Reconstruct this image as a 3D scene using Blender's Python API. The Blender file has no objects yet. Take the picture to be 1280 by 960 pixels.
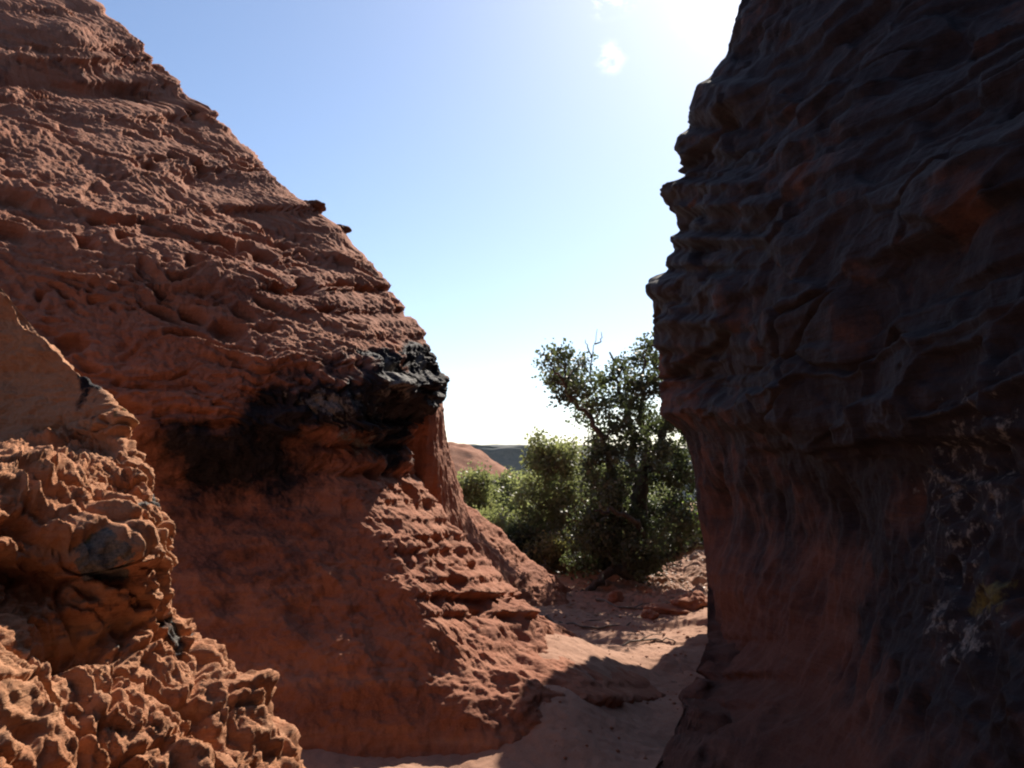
import bpy, math, random
import numpy as np
from mathutils import Vector

# ------------------------------------------------------------------ camera, sky, sun, exposure
S = bpy.context.scene
COL = S.collection
F = 1044.0                      # focal length in pixels of a 1280 wide picture
PITCH = math.radians(5.2)
CZ = 1.6
cam_d = bpy.data.cameras.new('camera'); cam = bpy.data.objects.new('camera', cam_d); COL.objects.link(cam)
cam.location = (0, 0, CZ); cam.rotation_euler = (math.pi/2 + PITCH, 0, 0)
cam_d.sensor_width = 36; cam_d.lens = 36*F/1280; cam_d.clip_end = 20000; cam_d.clip_start = 0.05
S.camera = cam

SUN_AZ, SUN_EL = math.radians(20.5), math.radians(39)      # azimuth clockwise from +Y
W = bpy.data.worlds.new('World'); S.world = W; W.use_nodes = True
wn, wl = W.node_tree.nodes, W.node_tree.links
bg = wn['Background']
sky = wn.new('ShaderNodeTexSky'); sky.sky_type = 'NISHITA'; sky.sun_disc = False
sky.sun_elevation = SUN_EL; sky.sun_rotation = SUN_AZ
sky.altitude = 1300; sky.air_density = 1.0; sky.dust_density = 1.5; sky.ozone_density = 2.6
bg.inputs['Strength'].default_value = 0.088
# small wisps of cloud high in the sky (direction-based, part of the sky itself)
tc = wn.new('ShaderNodeTexCoord')
mp = wn.new('ShaderNodeMapping'); mp.inputs['Scale'].default_value = (9, 9, 16)
mp.inputs['Rotation'].default_value = (0.0, 0.25, 0.3)
nz = wn.new('ShaderNodeTexNoise'); nz.inputs['Scale'].default_value = 5.5; nz.inputs['Detail'].default_value = 7; nz.inputs['Roughness'].default_value = 0.62
wl.new(tc.outputs['Generated'], mp.inputs['Vector']); wl.new(mp.outputs['Vector'], nz.inputs['Vector'])
rp = wn.new('ShaderNodeMapRange'); rp.inputs['From Min'].default_value = 0.46; rp.inputs['From Max'].default_value = 0.80
wl.new(nz.outputs['Fac'], rp.inputs['Value'])
spots = None
for az, el, r in ((7.0, 26.4, 0.014), (6.6, 30.0, 0.018), (8.0, 30.2, 0.018), (14.4, 29.0, 0.035)):
    a_, e_ = math.radians(az), math.radians(el)
    vd = wn.new('ShaderNodeVectorMath'); vd.operation = 'DISTANCE'; wl.new(tc.outputs['Generated'], vd.inputs[0])
    vd.inputs[1].default_value = (math.sin(a_)*math.cos(e_), math.cos(a_)*math.cos(e_), math.sin(e_))
    mr = wn.new('ShaderNodeMapRange'); mr.interpolation_type = 'SMOOTHSTEP'; wl.new(vd.outputs['Value'], mr.inputs['Value'])
    mr.inputs['From Min'].default_value = r*1.7; mr.inputs['From Max'].default_value = 0
    if spots is None: spots = mr.outputs['Result']
    else:
        mm = wn.new('ShaderNodeMath'); mm.operation = 'MAXIMUM'; wl.new(spots, mm.inputs[0]); wl.new(mr.outputs['Result'], mm.inputs[1]); spots = mm.outputs[0]
mul = wn.new('ShaderNodeMath'); mul.operation = 'MULTIPLY'; wl.new(rp.outputs['Result'], mul.inputs[0]); wl.new(spots, mul.inputs[1])
mx = wn.new('ShaderNodeMix'); mx.data_type = 'RGBA'; mx.inputs[7].default_value = (13, 13, 13.5, 1)
wl.new(mul.outputs['Value'], mx.inputs[0]); wl.new(sky.outputs['Color'], mx.inputs[6]); wl.new(mx.outputs[2], bg.inputs['Color'])

sd = bpy.data.lights.new('sun', 'SUN'); sd.energy = 5.0; sd.angle = math.radians(0.5); sd.color = (1.0, 0.9, 0.77)
sun = bpy.data.objects.new('sun', sd); COL.objects.link(sun)
SV = Vector((math.sin(SUN_AZ)*math.cos(SUN_EL), math.cos(SUN_AZ)*math.cos(SUN_EL), math.sin(SUN_EL)))
sun.rotation_euler = SV.to_track_quat('Z', 'Y').to_euler(); sun.location = SV*50

S.render.engine = 'CYCLES'
S.view_settings.view_transform = 'Standard'; S.view_settings.look = 'None'
S.view_settings.exposure = 0.88; S.view_settings.gamma = 1.0; S.view_settings.use_curve_mapping = False
S.cycles.filter_width = 2.1
S.cycles.max_bounces = 6; S.cycles.diffuse_bounces = 3; S.cycles.transparent_max_bounces = 8
S.cycles.use_denoising = True

# ------------------------------------------------------------------ helpers: rays, noise, meshes
cp, sp_ = math.cos(PITCH), math.sin(PITCH)
def P(px, py, D):
    """the point on the sight line of a picture pixel that stands D metres in front of the viewer"""
    a, b = (px-640)/F, (480-py)/F
    dy = cp - b*sp_; dz = sp_ + b*cp
    k = D/dy
    return np.array((a*k, D, CZ + dz*k))
def proj(V):
    x, y, z = V[..., 0], V[..., 1], V[..., 2]-CZ
    d = y*cp + z*sp_; h = -y*sp_ + z*cp
    d = np.where(d > 0.05, d, 0.05)
    return 640 + F*x/d, 480 - F*h/d

_r = np.random.RandomState(7)
PERM = np.concatenate([_r.permutation(256)]*3).astype(np.int32)
G = _r.normal(size=(256, 3)); G /= np.linalg.norm(G, axis=1)[:, None]
FP = _r.rand(256, 3)
def perlin(p):
    i = np.floor(p).astype(np.int32); f = p - i; i &= 255
    u = f*f*f*(f*(f*6-15)+10)
    out = 0
    for dx in (0, 1):
        wx = u[..., 0] if dx else 1-u[..., 0]
        a = PERM[(i[..., 0]+dx) & 255]
        for dy in (0, 1):
            wy = u[..., 1] if dy else 1-u[..., 1]
            b = PERM[(a + i[..., 1]+dy) & 255]
            for dz in (0, 1):
                wz = u[..., 2] if dz else 1-u[..., 2]
                g = G[PERM[(b + i[..., 2]+dz) & 255]]
                out = out + wx*wy*wz*(g[..., 0]*(f[..., 0]-dx)+g[..., 1]*(f[..., 1]-dy)+g[..., 2]*(f[..., 2]-dz))
    return out*1.5
def fbm(p, o=4, lac=2.03, gain=0.5):
    a, s = 1.0, 0
    for k in range(o):
        s = s + a*perlin(p + 17.3*k); p = p*lac; a *= gain
    return s
def ridged(p, o=4, gain=0.5):
    a, s = 1.0, 0
    for k in range(o):
        s = s + a*(1-np.abs(perlin(p + 11.7*k))*2); p = p*2.07; a *= gain
    return s/2
def worley(p):
    """F1, F2 and a random value of the nearest cell"""
    i = np.floor(p).astype(np.int32); f = p - i
    f1 = np.full(p.shape[:-1], 9.0); f2 = f1.copy(); cid = np.zeros(p.shape[:-1])
    for dx in (-1, 0, 1):
        a = PERM[(i[..., 0]+dx) & 255]
        for dy in (-1, 0, 1):
            b = PERM[(a + i[..., 1]+dy) & 255]
            for dz in (-1, 0, 1):
                h = PERM[(b + i[..., 2]+dz) & 255]
                q = FP[h]
                d = np.sqrt((q[..., 0]+dx-f[..., 0])**2+(q[..., 1]+dy-f[..., 1])**2+(q[..., 2]+dz-f[..., 2])**2)
                near = d < f1
                f2 = np.where(near, f1, np.minimum(f2, d))
                cid = np.where(near, h/255.0, cid)
                f1 = np.where(near, d, f1)
    return f1, f2, cid
RT = _r.rand(4096)
def terrace(b, strike, f, fs, soft=0.16, seed=0):
    """broken sandstone beds: each bed, and each block along it, stands a little proud or back, with worn edges"""
    t = b*f + 400; k = np.floor(t).astype(int); fr = t-k
    def h(kk):
        u = strike*fs*(0.6+0.8*RT[(kk*7+seed) & 4095]) + 50*RT[(kk*13+seed) & 4095]
        j = np.floor(u).astype(int); fu = np.clip((u-j-0.85)/0.15, 0, 1); fu = fu*fu*(3-2*fu)
        a_, b_ = RT[(kk*31+j*17+seed*5) & 4095], RT[(kk*31+(j+1)*17+seed*5) & 4095]
        return 0.55*RT[(kk*3+seed*11) & 4095] + 0.45*(a_*(1-fu)+b_*fu)
    w = np.clip((fr-(1-soft))/soft, 0, 1); w = w*w*(3-2*w)
    return h(k)*(1-w)+h(k+1)*w - 0.5
def sstep(a, b, x):
    t = np.clip((x-a)/(b-a), 0, 1); return t*t*(3-2*t)
def A(*v): return np.array(v, float)

def mesh_obj(name, V, faces, mat, parent=None, smooth=True, attrs=None):
    me = bpy.data.meshes.new(name)
    V = np.asarray(V, np.float32).reshape(-1, 3); faces = np.asarray(faces, np.int32)
    n = faces.shape[1]
    me.vertices.add(len(V)); me.vertices.foreach_set('co', V.ravel())
    me.loops.add(faces.size); me.loops.foreach_set('vertex_index', faces.ravel())
    me.polygons.add(len(faces)); me.polygons.foreach_set('loop_start', np.arange(len(faces), dtype=np.int32)*n)
    me.update(calc_edges=True)
    if smooth: me.polygons.foreach_set('use_smooth', np.ones(len(faces), bool))
    for k, a in (attrs or {}).items():
        at = me.attributes.new(k, 'FLOAT', 'POINT'); at.data.foreach_set('value', np.asarray(a, np.float32).ravel())
    me.materials.append(mat); me.update()
    o = bpy.data.objects.new(name, me); COL.objects.link(o)
    if parent: o.parent = parent
    return o
def tag(o, label=None, cat=None, group=None, kind=None):
    for k, v in (('label', label), ('category', cat), ('group', group), ('kind', kind)):
        if v: o[k] = v
    return o
def grid_faces(nr, nc, flip=False):
    i = np.arange(nr*nc, dtype=np.int32).reshape(nr, nc)
    a, b, c, d = i[:-1, :-1].ravel(), i[:-1, 1:].ravel(), i[1:, 1:].ravel(), i[1:, :-1].ravel()
    return np.stack((a, d, c, b) if flip else (a, b, c, d), 1)
def cr(net, t):
    """Catmull-Rom along axis 0 at parameters t"""
    n = net.shape[0]; i = np.clip(np.floor(t).astype(int), 0, n-2); f = (t-i)[:, None, None]
    ext = np.concatenate([2*net[:1]-net[1:2], net, 2*net[-1:]-net[-2:-1]])
    p0, p1, p2, p3 = ext[i], ext[i+1], ext[i+2], ext[i+3]
    return 0.5*(2*p1+(p2-p0)*f+(2*p0-5*p1+4*p2-p3)*f*f+(3*p1-p0-3*p2+p3)*f**3)
def params(counts):
    t = []
    for k, c in enumerate(counts): t += list(k + np.arange(c)/c)
    return np.array(t + [len(counts)], float)
def loft(net, rc, cc):
    net = np.array(net, float)
    a = cr(net, params(rc)); b = cr(a.transpose(1, 0, 2), params(cc)).transpose(1, 0, 2)
    return b
def normals(V):
    du = np.gradient(V, axis=1); dv = np.gradient(V, axis=0)
    n = np.cross(du, dv); l = np.linalg.norm(n, axis=-1, keepdims=True); return n/np.maximum(l, 1e-9)
def blob(px, py, cx, cy, rx, ry, ang=0):
    a = math.radians(ang); x = (px-cx)*math.cos(a)+(py-cy)*math.sin(a); y = -(px-cx)*math.sin(a)+(py-cy)*math.cos(a)
    return np.exp(-(x/rx)**2-(y/ry)**2)
def ragged(V, px, py, f, amp):
    return px + amp*fbm(V*f+5, 4), py + amp*fbm(V*f+77, 4)
def capsule(px, py, pts, r):
    """soft band along a polyline"""
    best = np.full(px.shape, 1e9)
    for (ax, ay), (bx, by) in zip(pts[:-1], pts[1:]):
        vx, vy = bx-ax, by-ay
        t = np.clip(((px-ax)*vx+(py-ay)*vy)/(vx*vx+vy*vy), 0, 1)
        best = np.minimum(best, np.hypot(px-ax-t*vx, py-ay-t*vy))
    return np.exp(-(best/r)**2)

def fit_edge(V, edge, side, reach=90, fall=260, jag=3.0):
    """settle the crest of a rock on a measured profile: whole beds move sideways, the pull dying away along the face"""
    e = np.array(edge, float); ys = e[:, 0]; xs = e[:, 1]
    for it in range(3):
        px, py = proj(V); bins = np.arange(-420, 1060, 4.0)
        k = np.clip(((py+420)/4).astype(int), 0, len(bins)-1)
        sil = np.full(len(bins), -1e9)
        ahead = V[..., 1] > 1.2
        np.maximum.at(sil, k[ahead], (px*side)[ahead])
        ok = sil > -1e8; sil = np.interp(bins, bins[ok], sil[ok])*side
        want = np.interp(bins, ys, xs)
        jig = np.repeat(np.random.RandomState(5).uniform(-1, 1, len(bins)), 3)[:len(bins)]*jag; want = want+np.convolve(jig, [.25, .5, .25], 'same')
        dl = np.convolve(np.pad(want-sil, 1, mode='edge'), [0.25, 0.5, 0.25], 'valid')
        dl[(bins < ys[0]-40) | (bins > ys[-1]+40)] = 0
        dd = np.interp(py, bins, dl); ss = np.interp(py, bins, sil)
        w = np.where(ahead, 1-sstep(reach, fall, (ss-px)*side), 0)
        V = V.copy(); V[..., 0] += dd*w*V[..., 1]/F
    return V

# ------------------------------------------------------------------ materials
def new_mat(name):
    m = bpy.data.materials.new(name); m.use_nodes = True
    nt = m.node_tree; b = nt.nodes['Principled BSDF']; return m, nt.nodes, nt.links, b
def N(nodes, typ, **kw):
    n = nodes.new(typ)
    for k, v in kw.items():
        if k in n.inputs: n.inputs[k].default_value = v
        else: setattr(n, k, v)
    return n
def mixc(nodes, links, fac, a, b, blend='MIX'):
    m = nodes.new('ShaderNodeMix'); m.data_type = 'RGBA'; m.blend_type = blend
    for s, v in ((0, fac), (6, a), (7, b)):
        if hasattr(v, 'is_linked') or hasattr(v, 'links'): links.new(v, m.inputs[s])
        else: m.inputs[s].default_value = v if s == 0 else (*v, 1)
    return m.outputs[2]
def rng(nodes, links, v, a, b, c=0.0, d=1.0):
    m = nodes.new('ShaderNodeMapRange'); links.new(v, m.inputs['Value'])
    m.inputs['From Min'].default_value = a; m.inputs['From Max'].default_value = b
    m.inputs['To Min'].default_value = c; m.inputs['To Max'].default_value = d
    return m.outputs['Result']
def noise(nodes, links, vec, scale, detail=6, rough=0.6, stretch=None):
    if stretch:
        mp = N(nodes, 'ShaderNodeMapping'); mp.inputs['Scale'].default_value = stretch
        links.new(vec, mp.inputs['Vector']); vec = mp.outputs['Vector']
    n = N(nodes, 'ShaderNodeTexNoise', Scale=scale, Detail=detail, Roughness=rough)
    links.new(vec, n.inputs['Vector']); return n.outputs['Fac']

def rock_material(name, c1, c2, c3, bump=0.012, grain=1.0, fade=(0.42, 0.58)):
    m, nd, lk, b = new_mat(name)
    pos = N(nd, 'ShaderNodeTexCoord').outputs['Object']
    big = noise(nd, lk, pos, 1.3, 6, 0.6); mid = noise(nd, lk, pos, 9, 8, 0.65)
    lam = noise(nd, lk, pos, 2.2, 7, 0.6, (0.7, 0.7, 9))
    fine = noise(nd, lk, pos, 95*grain, 4, 0.7)
    c = mixc(nd, lk, rng(nd, lk, big, 0.36, 0.66), c1, c2)
    c = mixc(nd, lk, rng(nd, lk, lam, 0.5, 0.72, 0, 0.75), c, c3)
    beds = noise(nd, lk, pos, 1.6, 5, 0.6, (0.22, 0.22, 2.6)); run = noise(nd, lk, pos, 2.0, 6, 0.65, (2.6, 2.6, 0.28))
    c = mixc(nd, lk, rng(nd, lk, beds, 0.52, 0.68, 0, 0.6), c, (0.62*c1[0], 0.55*c1[1], 0.6*c1[2]))
    c = mixc(nd, lk, rng(nd, lk, run, 0.55, 0.75, 0, 0.45), c, (0.40*c1[0], 0.42*c1[1], 0.5*c1[2]))
    c = mixc(nd, lk, rng(nd, lk, mid, 0.52, 0.8, 0, 0.55), c, tuple(0.55*k for k in c1))
    c = mixc(nd, lk, rng(nd, lk, fine, 0.35, 0.7, 0, 0.3), c, tuple(min(1, 1.35*k) for k in c3))
    # desert varnish with painted flank shade, grey lichen and yellow lichen from masks with ragged edges
    def mask(attr, scale, lo, hi, st=0.55):
        at = N(nd, 'ShaderNodeAttribute', attribute_name=attr)
        n = noise(nd, lk, pos, scale, 8, 0.68)
        mm = N(nd, 'ShaderNodeMath', operation='MULTIPLY_ADD'); lk.new(n, mm.inputs[0]); mm.inputs[1].default_value = st*2
        ad = N(nd, 'ShaderNodeMath', operation='SUBTRACT'); lk.new(at.outputs['Fac'], ad.inputs[0]); ad.inputs[1].default_value = st
        lk.new(ad.outputs[0], mm.inputs[2])
        return rng(nd, lk, mm.outputs[0], lo, hi)
    va = mask('varnish_shade', 6, *fade)
    vc = mixc(nd, lk, rng(nd, lk, mid, 0.35, 0.7), (0.013, 0.010, 0.012), (0.033, 0.026, 0.029))
    c = mixc(nd, lk, va, c, vc)
    la = mask('lichen', 16, 0.5, 0.6)
    lc = mixc(nd, lk, rng(nd, lk, fine, 0.4, 0.65), (0.21, 0.19, 0.165), (0.085, 0.08, 0.078))
    c = mixc(nd, lk, la, c, lc)
    ya = mask('yellow', 30, 0.44, 0.72)
    c = mixc(nd, lk, ya, c, (0.13, 0.112, 0.035))
    lk.new(c, b.inputs['Base Color'])
    rr = rng(nd, lk, va, 0, 1, 0.93, 0.8); lk.new(rr, b.inputs['Roughness'])
    b.inputs['Specular IOR Level'].default_value = 0.2
    h1 = noise(nd, lk, pos, 28*grain, 8, 0.7); h2 = noise(nd, lk, pos, 5, 7, 0.65, (1, 1, 11))
    sm = N(nd, 'ShaderNodeMath', operation='MULTIPLY_ADD'); lk.new(h2, sm.inputs[0]); sm.inputs[1].default_value = 1.2; lk.new(h1, sm.inputs[2])
    bp = N(nd, 'ShaderNodeBump', Strength=0.8, Distance=bump); lk.new(sm.outputs[0], bp.inputs['Height'])
    lk.new(bp.outputs['Normal'], b.inputs['Normal'])
    return m
M_ROCK = rock_material('red_sandstone', (0.265, 0.096, 0.053), (0.335, 0.138, 0.080), (0.385, 0.188, 0.118), 0.012, 1.0, (0.36, 0.70))
M_BOULD = rock_material('orange_sandstone', (0.42, 0.170, 0.082), (0.49, 0.235, 0.125), (0.50, 0.30, 0.185), 0.018)
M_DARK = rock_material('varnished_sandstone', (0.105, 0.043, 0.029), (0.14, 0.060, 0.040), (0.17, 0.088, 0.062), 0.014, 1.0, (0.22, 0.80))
M_FAR = rock_material('distant_sandstone', (0.30, 0.12, 0.065), (0.36, 0.16, 0.09), (0.30, 0.15, 0.09), 0.1, 0.05)

# ------------------------------------------------------------------ ground: one sheet to the horizon
def ground_z(x, y):
    p = np.stack((x, y, np.zeros_like(x)), -1)
    near = sstep(40, 15, np.hypot(x, y))
    cx = 0.85 + 0.10*(y-6)                                     # middle of the sandy passage
    z = 0.05*np.clip(np.abs(x-cx)-0.35, 0, 2.0)**1.4
    z += 0.08*fbm(p*0.7, 3) + 0.020*fbm(p*3.1+5, 4) + 0.008*fbm(p*17+2, 3)
    z += 0.27*sstep(1.0, 0.2, x-0.12*(y-5.5))*sstep(-0.65, 0.15, x)*sstep(7.4, 6.3, y)*sstep(4.3, 5.2, y)
    # low sandstone shelves crossing the path
    e1 = y - 8.0 - 0.18*fbm(p*1.1+9, 3) + 0.10*(x-0.8)
    e2 = y - 7.35 - 0.12*fbm(p*1.7+3, 3) - 0.06*(x-1.0)
    z += 0.05*sstep(-0.05, 0.06, e1) + 0.02*sstep(-0.03, 0.04, e2)
    # broken rubble and roots under the tree
    w = sstep(8.6, 9.4, y)*sstep(0.4, 1.6, x)
    z += w*(0.10*np.maximum(ridged(p*1.6+4, 3)-0.25, 0) + 0.05*fbm(p*6+1, 3))
    z += 0.25*sstep(9.5, 13, y)
    return z*near + (1-near)*0.1 - 24*sstep(21, 260, np.hypot(x, y))
def spaced(lo, hi, n, far, k):
    core = np.linspace(lo, hi, n); st = (hi-lo)/n
    g = [0.0]; d = st
    while g[-1] < far: d *= k; g.append(g[-1]+d)
    g = np.array(g[1:]); return np.concatenate((lo-g[::-1], core, hi+g))
gx = spaced(-1.2, 2.6, 330, 6000, 1.13); gy = spaced(3.6, 12.0, 520, 6000, 1.13)
X, Y = np.meshgrid(gx, gy); GZ = ground_z(X, Y)
mg, nd, lk, b = new_mat('pink_sand')
pos = N(nd, 'ShaderNodeTexCoord').outputs['Object']
c = mixc(nd, lk, rng(nd, lk, noise(nd, lk, pos, 1.2, 6), 0.35, 0.65), (0.33, 0.175, 0.115), (0.40, 0.23, 0.16))
c = mixc(nd, lk, rng(nd, lk, noise(nd, lk, pos, 14, 8, 0.7), 0.5, 0.75, 0, 0.7), c, (0.20, 0.10, 0.065))
c = mixc(nd, lk, rng(nd, lk, noise(nd, lk, pos, 160, 3, 0.7), 0.4, 0.7, 0, 0.4), c, (0.45, 0.29, 0.21))
ln = N(nd, 'ShaderNodeVectorMath', operation='LENGTH'); lk.new(pos, ln.inputs[0])
scrub = mixc(nd, lk, rng(nd, lk, noise(nd, lk, pos, 0.12, 8, 0.75), 0.45, 0.6), (0.035, 0.045, 0.03), (0.09, 0.07, 0.05))
c = mixc(nd, lk, rng(nd, lk, ln.outputs['Value'], 24, 40), c, scrub)
lk.new(c, b.inputs['Base Color']); b.inputs['Roughness'].default_value = 0.95; b.inputs['Specular IOR Level'].default_value = 0.15
bp = N(nd, 'ShaderNodeBump', Strength=0.7, Distance=0.008); lk.new(noise(nd, lk, pos, 45, 8, 0.75), bp.inputs['Height']); lk.new(bp.outputs['Normal'], b.inputs['Normal'])
tag(mesh_obj('ground', np.stack((X, Y, GZ), -1), grid_faces(*X.shape), mg), kind='structure')

# ------------------------------------------------------------------ left dome
def vis(rows, back, left):
    out = []
    for r in rows:
        pts = [P(*q) for q in r]
        s = pts[-1]; f = pts[0]
        out.append([f + A(*left)] + pts + [s + A(*o) for o in back])
    return np.array(out)
def q(px, z, D):
    """row point at pixel column px, height z, distance D"""
    return (px, 575-(z-CZ)*F/D, D)
dome_rows = [
    [q(-60, -.15, 4.0), q(225, -.15, 4.22), q(480, -.15, 4.38), (735, 935, 4.72), (850, 866, 6.1)],
    [q(-60, .1, 4.2), q(222, .1, 4.42), q(480, .1, 4.62), (697, 880, 4.95), (778, 826, 6.45)],
    [q(-60, .42, 4.42), q(220, .42, 4.63), q(472, .42, 4.86), (646, 808, 5.25), (692, 772, 6.75)],
    [q(-60, .7, 4.6), q(210, .7, 4.83), q(448, .7, 5.06), (586, 744, 5.45), (606, 694, 7.0)],
    [q(-60, 1.0, 4.8), q(195, 1.0, 5.05), q(408, 1.0, 5.29), (530, 674, 5.72), (548, 628, 7.05)],
    [q(-60, 1.28, 5.0), q(182, 1.28, 5.28), q(372, 1.28, 5.54), (484, 608, 5.98), (515, 572, 7.05)],
    [q(-60, 1.5, 5.05), q(180, 1.5, 5.35), q(348, 1.5, 5.65), (455, 547, 6.06), (512, 530, 6.95)],
    [(-60, 560, 4.65), (190, 540, 5.15), (350, 515, 5.6), (470, 500, 6.0), (548, 512, 6.85)],
    [(-60, 500, 4.7), (190, 480, 5.2), (360, 455, 5.68), (480, 455, 6.15), (560, 480, 6.9)],
    [(-60, 430, 4.85), (180, 415, 5.38), (350, 400, 5.95), (460, 410, 6.55), (541, 436, 7.2)],
    [(-60, 350, 5.05), (140, 335, 5.65), (300, 335, 6.35), (410, 345, 7.0), (500, 370, 7.6)],
    [(-80, 260, 5.35), (80, 250, 6.0), (230, 255, 6.8), (330, 262, 7.55), (407, 270, 8.15)],
    [(-130, 160, 5.9), (10, 150, 6.7), (140, 152, 7.55), (225, 158, 8.3), (290, 165, 8.9)],
    [(-220, 30, 6.9), (-90, 15, 7.7), (20, 5, 8.55), (80, 0, 9.4), (125, 0, 10.0)],
    [(-420, -160, 8.4), (-300, -170, 9.2), (-190, -180, 10.1), (-110, -180, 10.9), (-50, -175, 11.6)],
    [(-800, -420, 10), (-700, -420, 11), (-600, -420, 12), (-520, -415, 13), (-460, -410, 13.8)],
]
net = vis(dome_rows, [(-0.28, 0.75, 0), (-1.3, 1.9, 0), (-3.6, 3.4, 0)], (-1.6, -1.2, 0))
net[0, :, 2] -= 0.12
net = np.concatenate((np.stack((net[:, 1]+A(-3.6, -7.0, 0), net[:, 1]+A(-2.6, -4.0, 0)), 1), net), 1)  # unseen continuation past the camera, added to close off skylight
V = loft(net, [30, 46, 56, 60, 56, 48, 44, 44, 48, 60, 74, 84, 96, 60, 24], [12, 16, 24, 130, 150, 120, 120, 40, 16, 10])
nrm = normals(V); px, py = proj(V)
def detail_dome(V, px, py):
    wv = V + 0.22*np.stack((fbm(V*1.3, 3), fbm(V*1.3+31, 3), fbm(V*1.3+57, 3)), -1)
    bed = wv[..., 2] + 0.10*wv[..., 0] - 0.05*wv[..., 1]
    b1 = np.stack((wv[..., 0]*0.45, wv[..., 1]*0.45, bed*5.5), -1)
    b2 = np.stack((wv[..., 0]*1.0, wv[..., 1]*1.0, bed*15), -1)
    upper = sstep(600, 470, py)                       # weathered, pitted zone above the nose
    low = 1-upper
    d = 0.10*fbm(V*0.9+3, 3)
    strike = V[..., 0]*0.8 + V[..., 1]*0.6
    bz = bed + 0.07*fbm(V*2.1+21, 3)
    patch = sstep(-0.25, 0.3, fbm(V*A(.7, .7, 1.1)+61, 3))
    smoothish = 0.45+0.55*sstep(-0.30, 0.25, fbm(V*A(.55, .55, .8)+91, 3))
    d0 = d
    d = d + upper*(0.10*terrace(bz, strike, 3.1, 0.9, 0.25, 3) + (0.035+0.035*patch)*terrace(bz, strike, 9.0, 2.2, 0.3, 5) + 0.018*terrace(bz, strike, 24.0, 4.0, 0.35, 8) + 0.05*ridged(b1, 3) + 0.022*ridged(b2, 3) - 0.05)
    f1, f2, cid = worley(np.stack((wv[..., 0]*3.6, wv[..., 1]*3.6, bed*8.0), -1))
    pitm = sstep(-0.05, 0.35, fbm(V*0.8+13, 3) + 0.4*blob(px, py, 240, 280, 170, 110, 35))
    d = d - upper*pitm*(0.05+0.11*cid)*sstep(0.55, 0.2, f1)
    f1b, f2b, cib = worley(np.stack((wv[..., 0]*9, wv[..., 1]*9, bed*17), -1)+7)
    d = d - upper*(0.02+0.045*cib)*sstep(0.5, 0.2, f1b)*sstep(-0.15, 0.3, fbm(V*1.4+41, 2))
    d = d0 + (d-d0)*smoothish
    d = d + upper*0.014*ridged(V*A(13, 13, 20), 3)
    # lower flank: knobbly, flowing ribs running down the ridge
    f1c, _, _ = worley(np.stack((wv[..., 0]*5, wv[..., 1]*5, bed*3.2), -1)+3)
    lit = sstep(-160, 40, px - (480 + 0.9*(py-560)))
    d = d + low*(0.09*fbm(V*1.25+33, 3) + 0.045*fbm(V*3.4+3, 3))
    d = d + low*((0.018+0.035*lit)*ridged(V*A(2.3, 2.3, 1.5)+8, 4) - lit*0.09*sstep(0.5, 0.15, f1c)*sstep(-0.1, 0.3, fbm(V*1.7+71, 2)) + 0.02*fbm(V*9, 4))
    # varnished nose: broken blocks
    nose = np.clip(1.4*blob(px, py, 420, 505, 120, 55, -8) + blob(px, py, 520, 480, 45, 45), 0, 1)
    n1_, n2_, cb = worley(np.stack((wv[..., 0]*4.5, wv[..., 1]*4.5, wv[..., 2]*6), -1)+19)
    cb = 0.45+(cb-0.45)*sstep(0, .22, n2_-n1_)
    d = d + nose*(0.16*(cb-0.45) + 0.05*ridged(wv*7, 3))
    d = d - 0.16*capsule(px, py, [(-20, 90), (60, 85), (110, 100), (180, 112)], 9)
    d = d*(0.35+0.65*sstep(0.0, 0.35, V[..., 2]))
    return d + 0.012*fbm(V*22, 3)
d = detail_dome(V, px, py)
V2 = V + nrm*(d-0.03)[..., None]
DE = [(-180, -50), (0, 125), (40, 165), (80, 200), (110, 232), (140, 270), (165, 291), (200, 330), (230, 360), (252, 386), (285, 428), (310, 447), (340, 474), (370, 500),
      (400, 522), (432, 542), (455, 551), (466, 558), (482, 562), (498, 556), (512, 548), (524, 528), (540, 514), (572, 515), (600, 530), (628, 548), (660, 576), (694, 606), (730, 640), (770, 684), (795, 724), (815, 758), (835, 792), (866, 850)]
V2 = fit_edge(V2, DE, 1, 80, 240, 5.0); V2d = V2
px, py = ragged(V2, *proj(V2), 2.2, 34)
varn_shade = 0.92*np.clip(1.0*capsule(px, py, [(350, 505), (440, 485), (545, 490)], 40) + 0.5*blob(px, py, 420, 497, 85, 36, -6) + 1.1*blob(px, py, 515, 480, 32, 34) + 0.7*blob(px, py, 490, 555, 50, 36), 0, 1) \
     + 0.55*blob(px, py, 250, 550, 90, 36) + 0.40*blob(px, py, 330, 590, 120, 40) + 0.40*capsule(px, py, [(-20, 100), (60, 92), (120, 108), (180, 116)], 12) + 0.08*sstep(600, 300, py) + 0.46*blob(px, py, 310, 700, 200, 150, 30)  # last blob paints the flank's shade darker; the rest is rock varnish
lich = 0.66*blob(px, py, 400, 492, 80, 42) + 0.64*blob(px, py, 500, 478, 30, 30) + 0.55*blob(px, py, 440, 565, 45, 35) + 0.4*blob(px, py, 300, 645, 40, 15)
dome = mesh_obj('rock_dome', V2, grid_faces(*V.shape[:2]), M_ROCK, attrs={'varnish_shade': varn_shade, 'lichen': lich, 'yellow': 0.25*blob(px, py, 340, 480, 30, 30)})
tag(dome, 'high rounded red sandstone dome with pitted sunlit slope and black-stained nose', 'rock', kind='thing')

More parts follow.
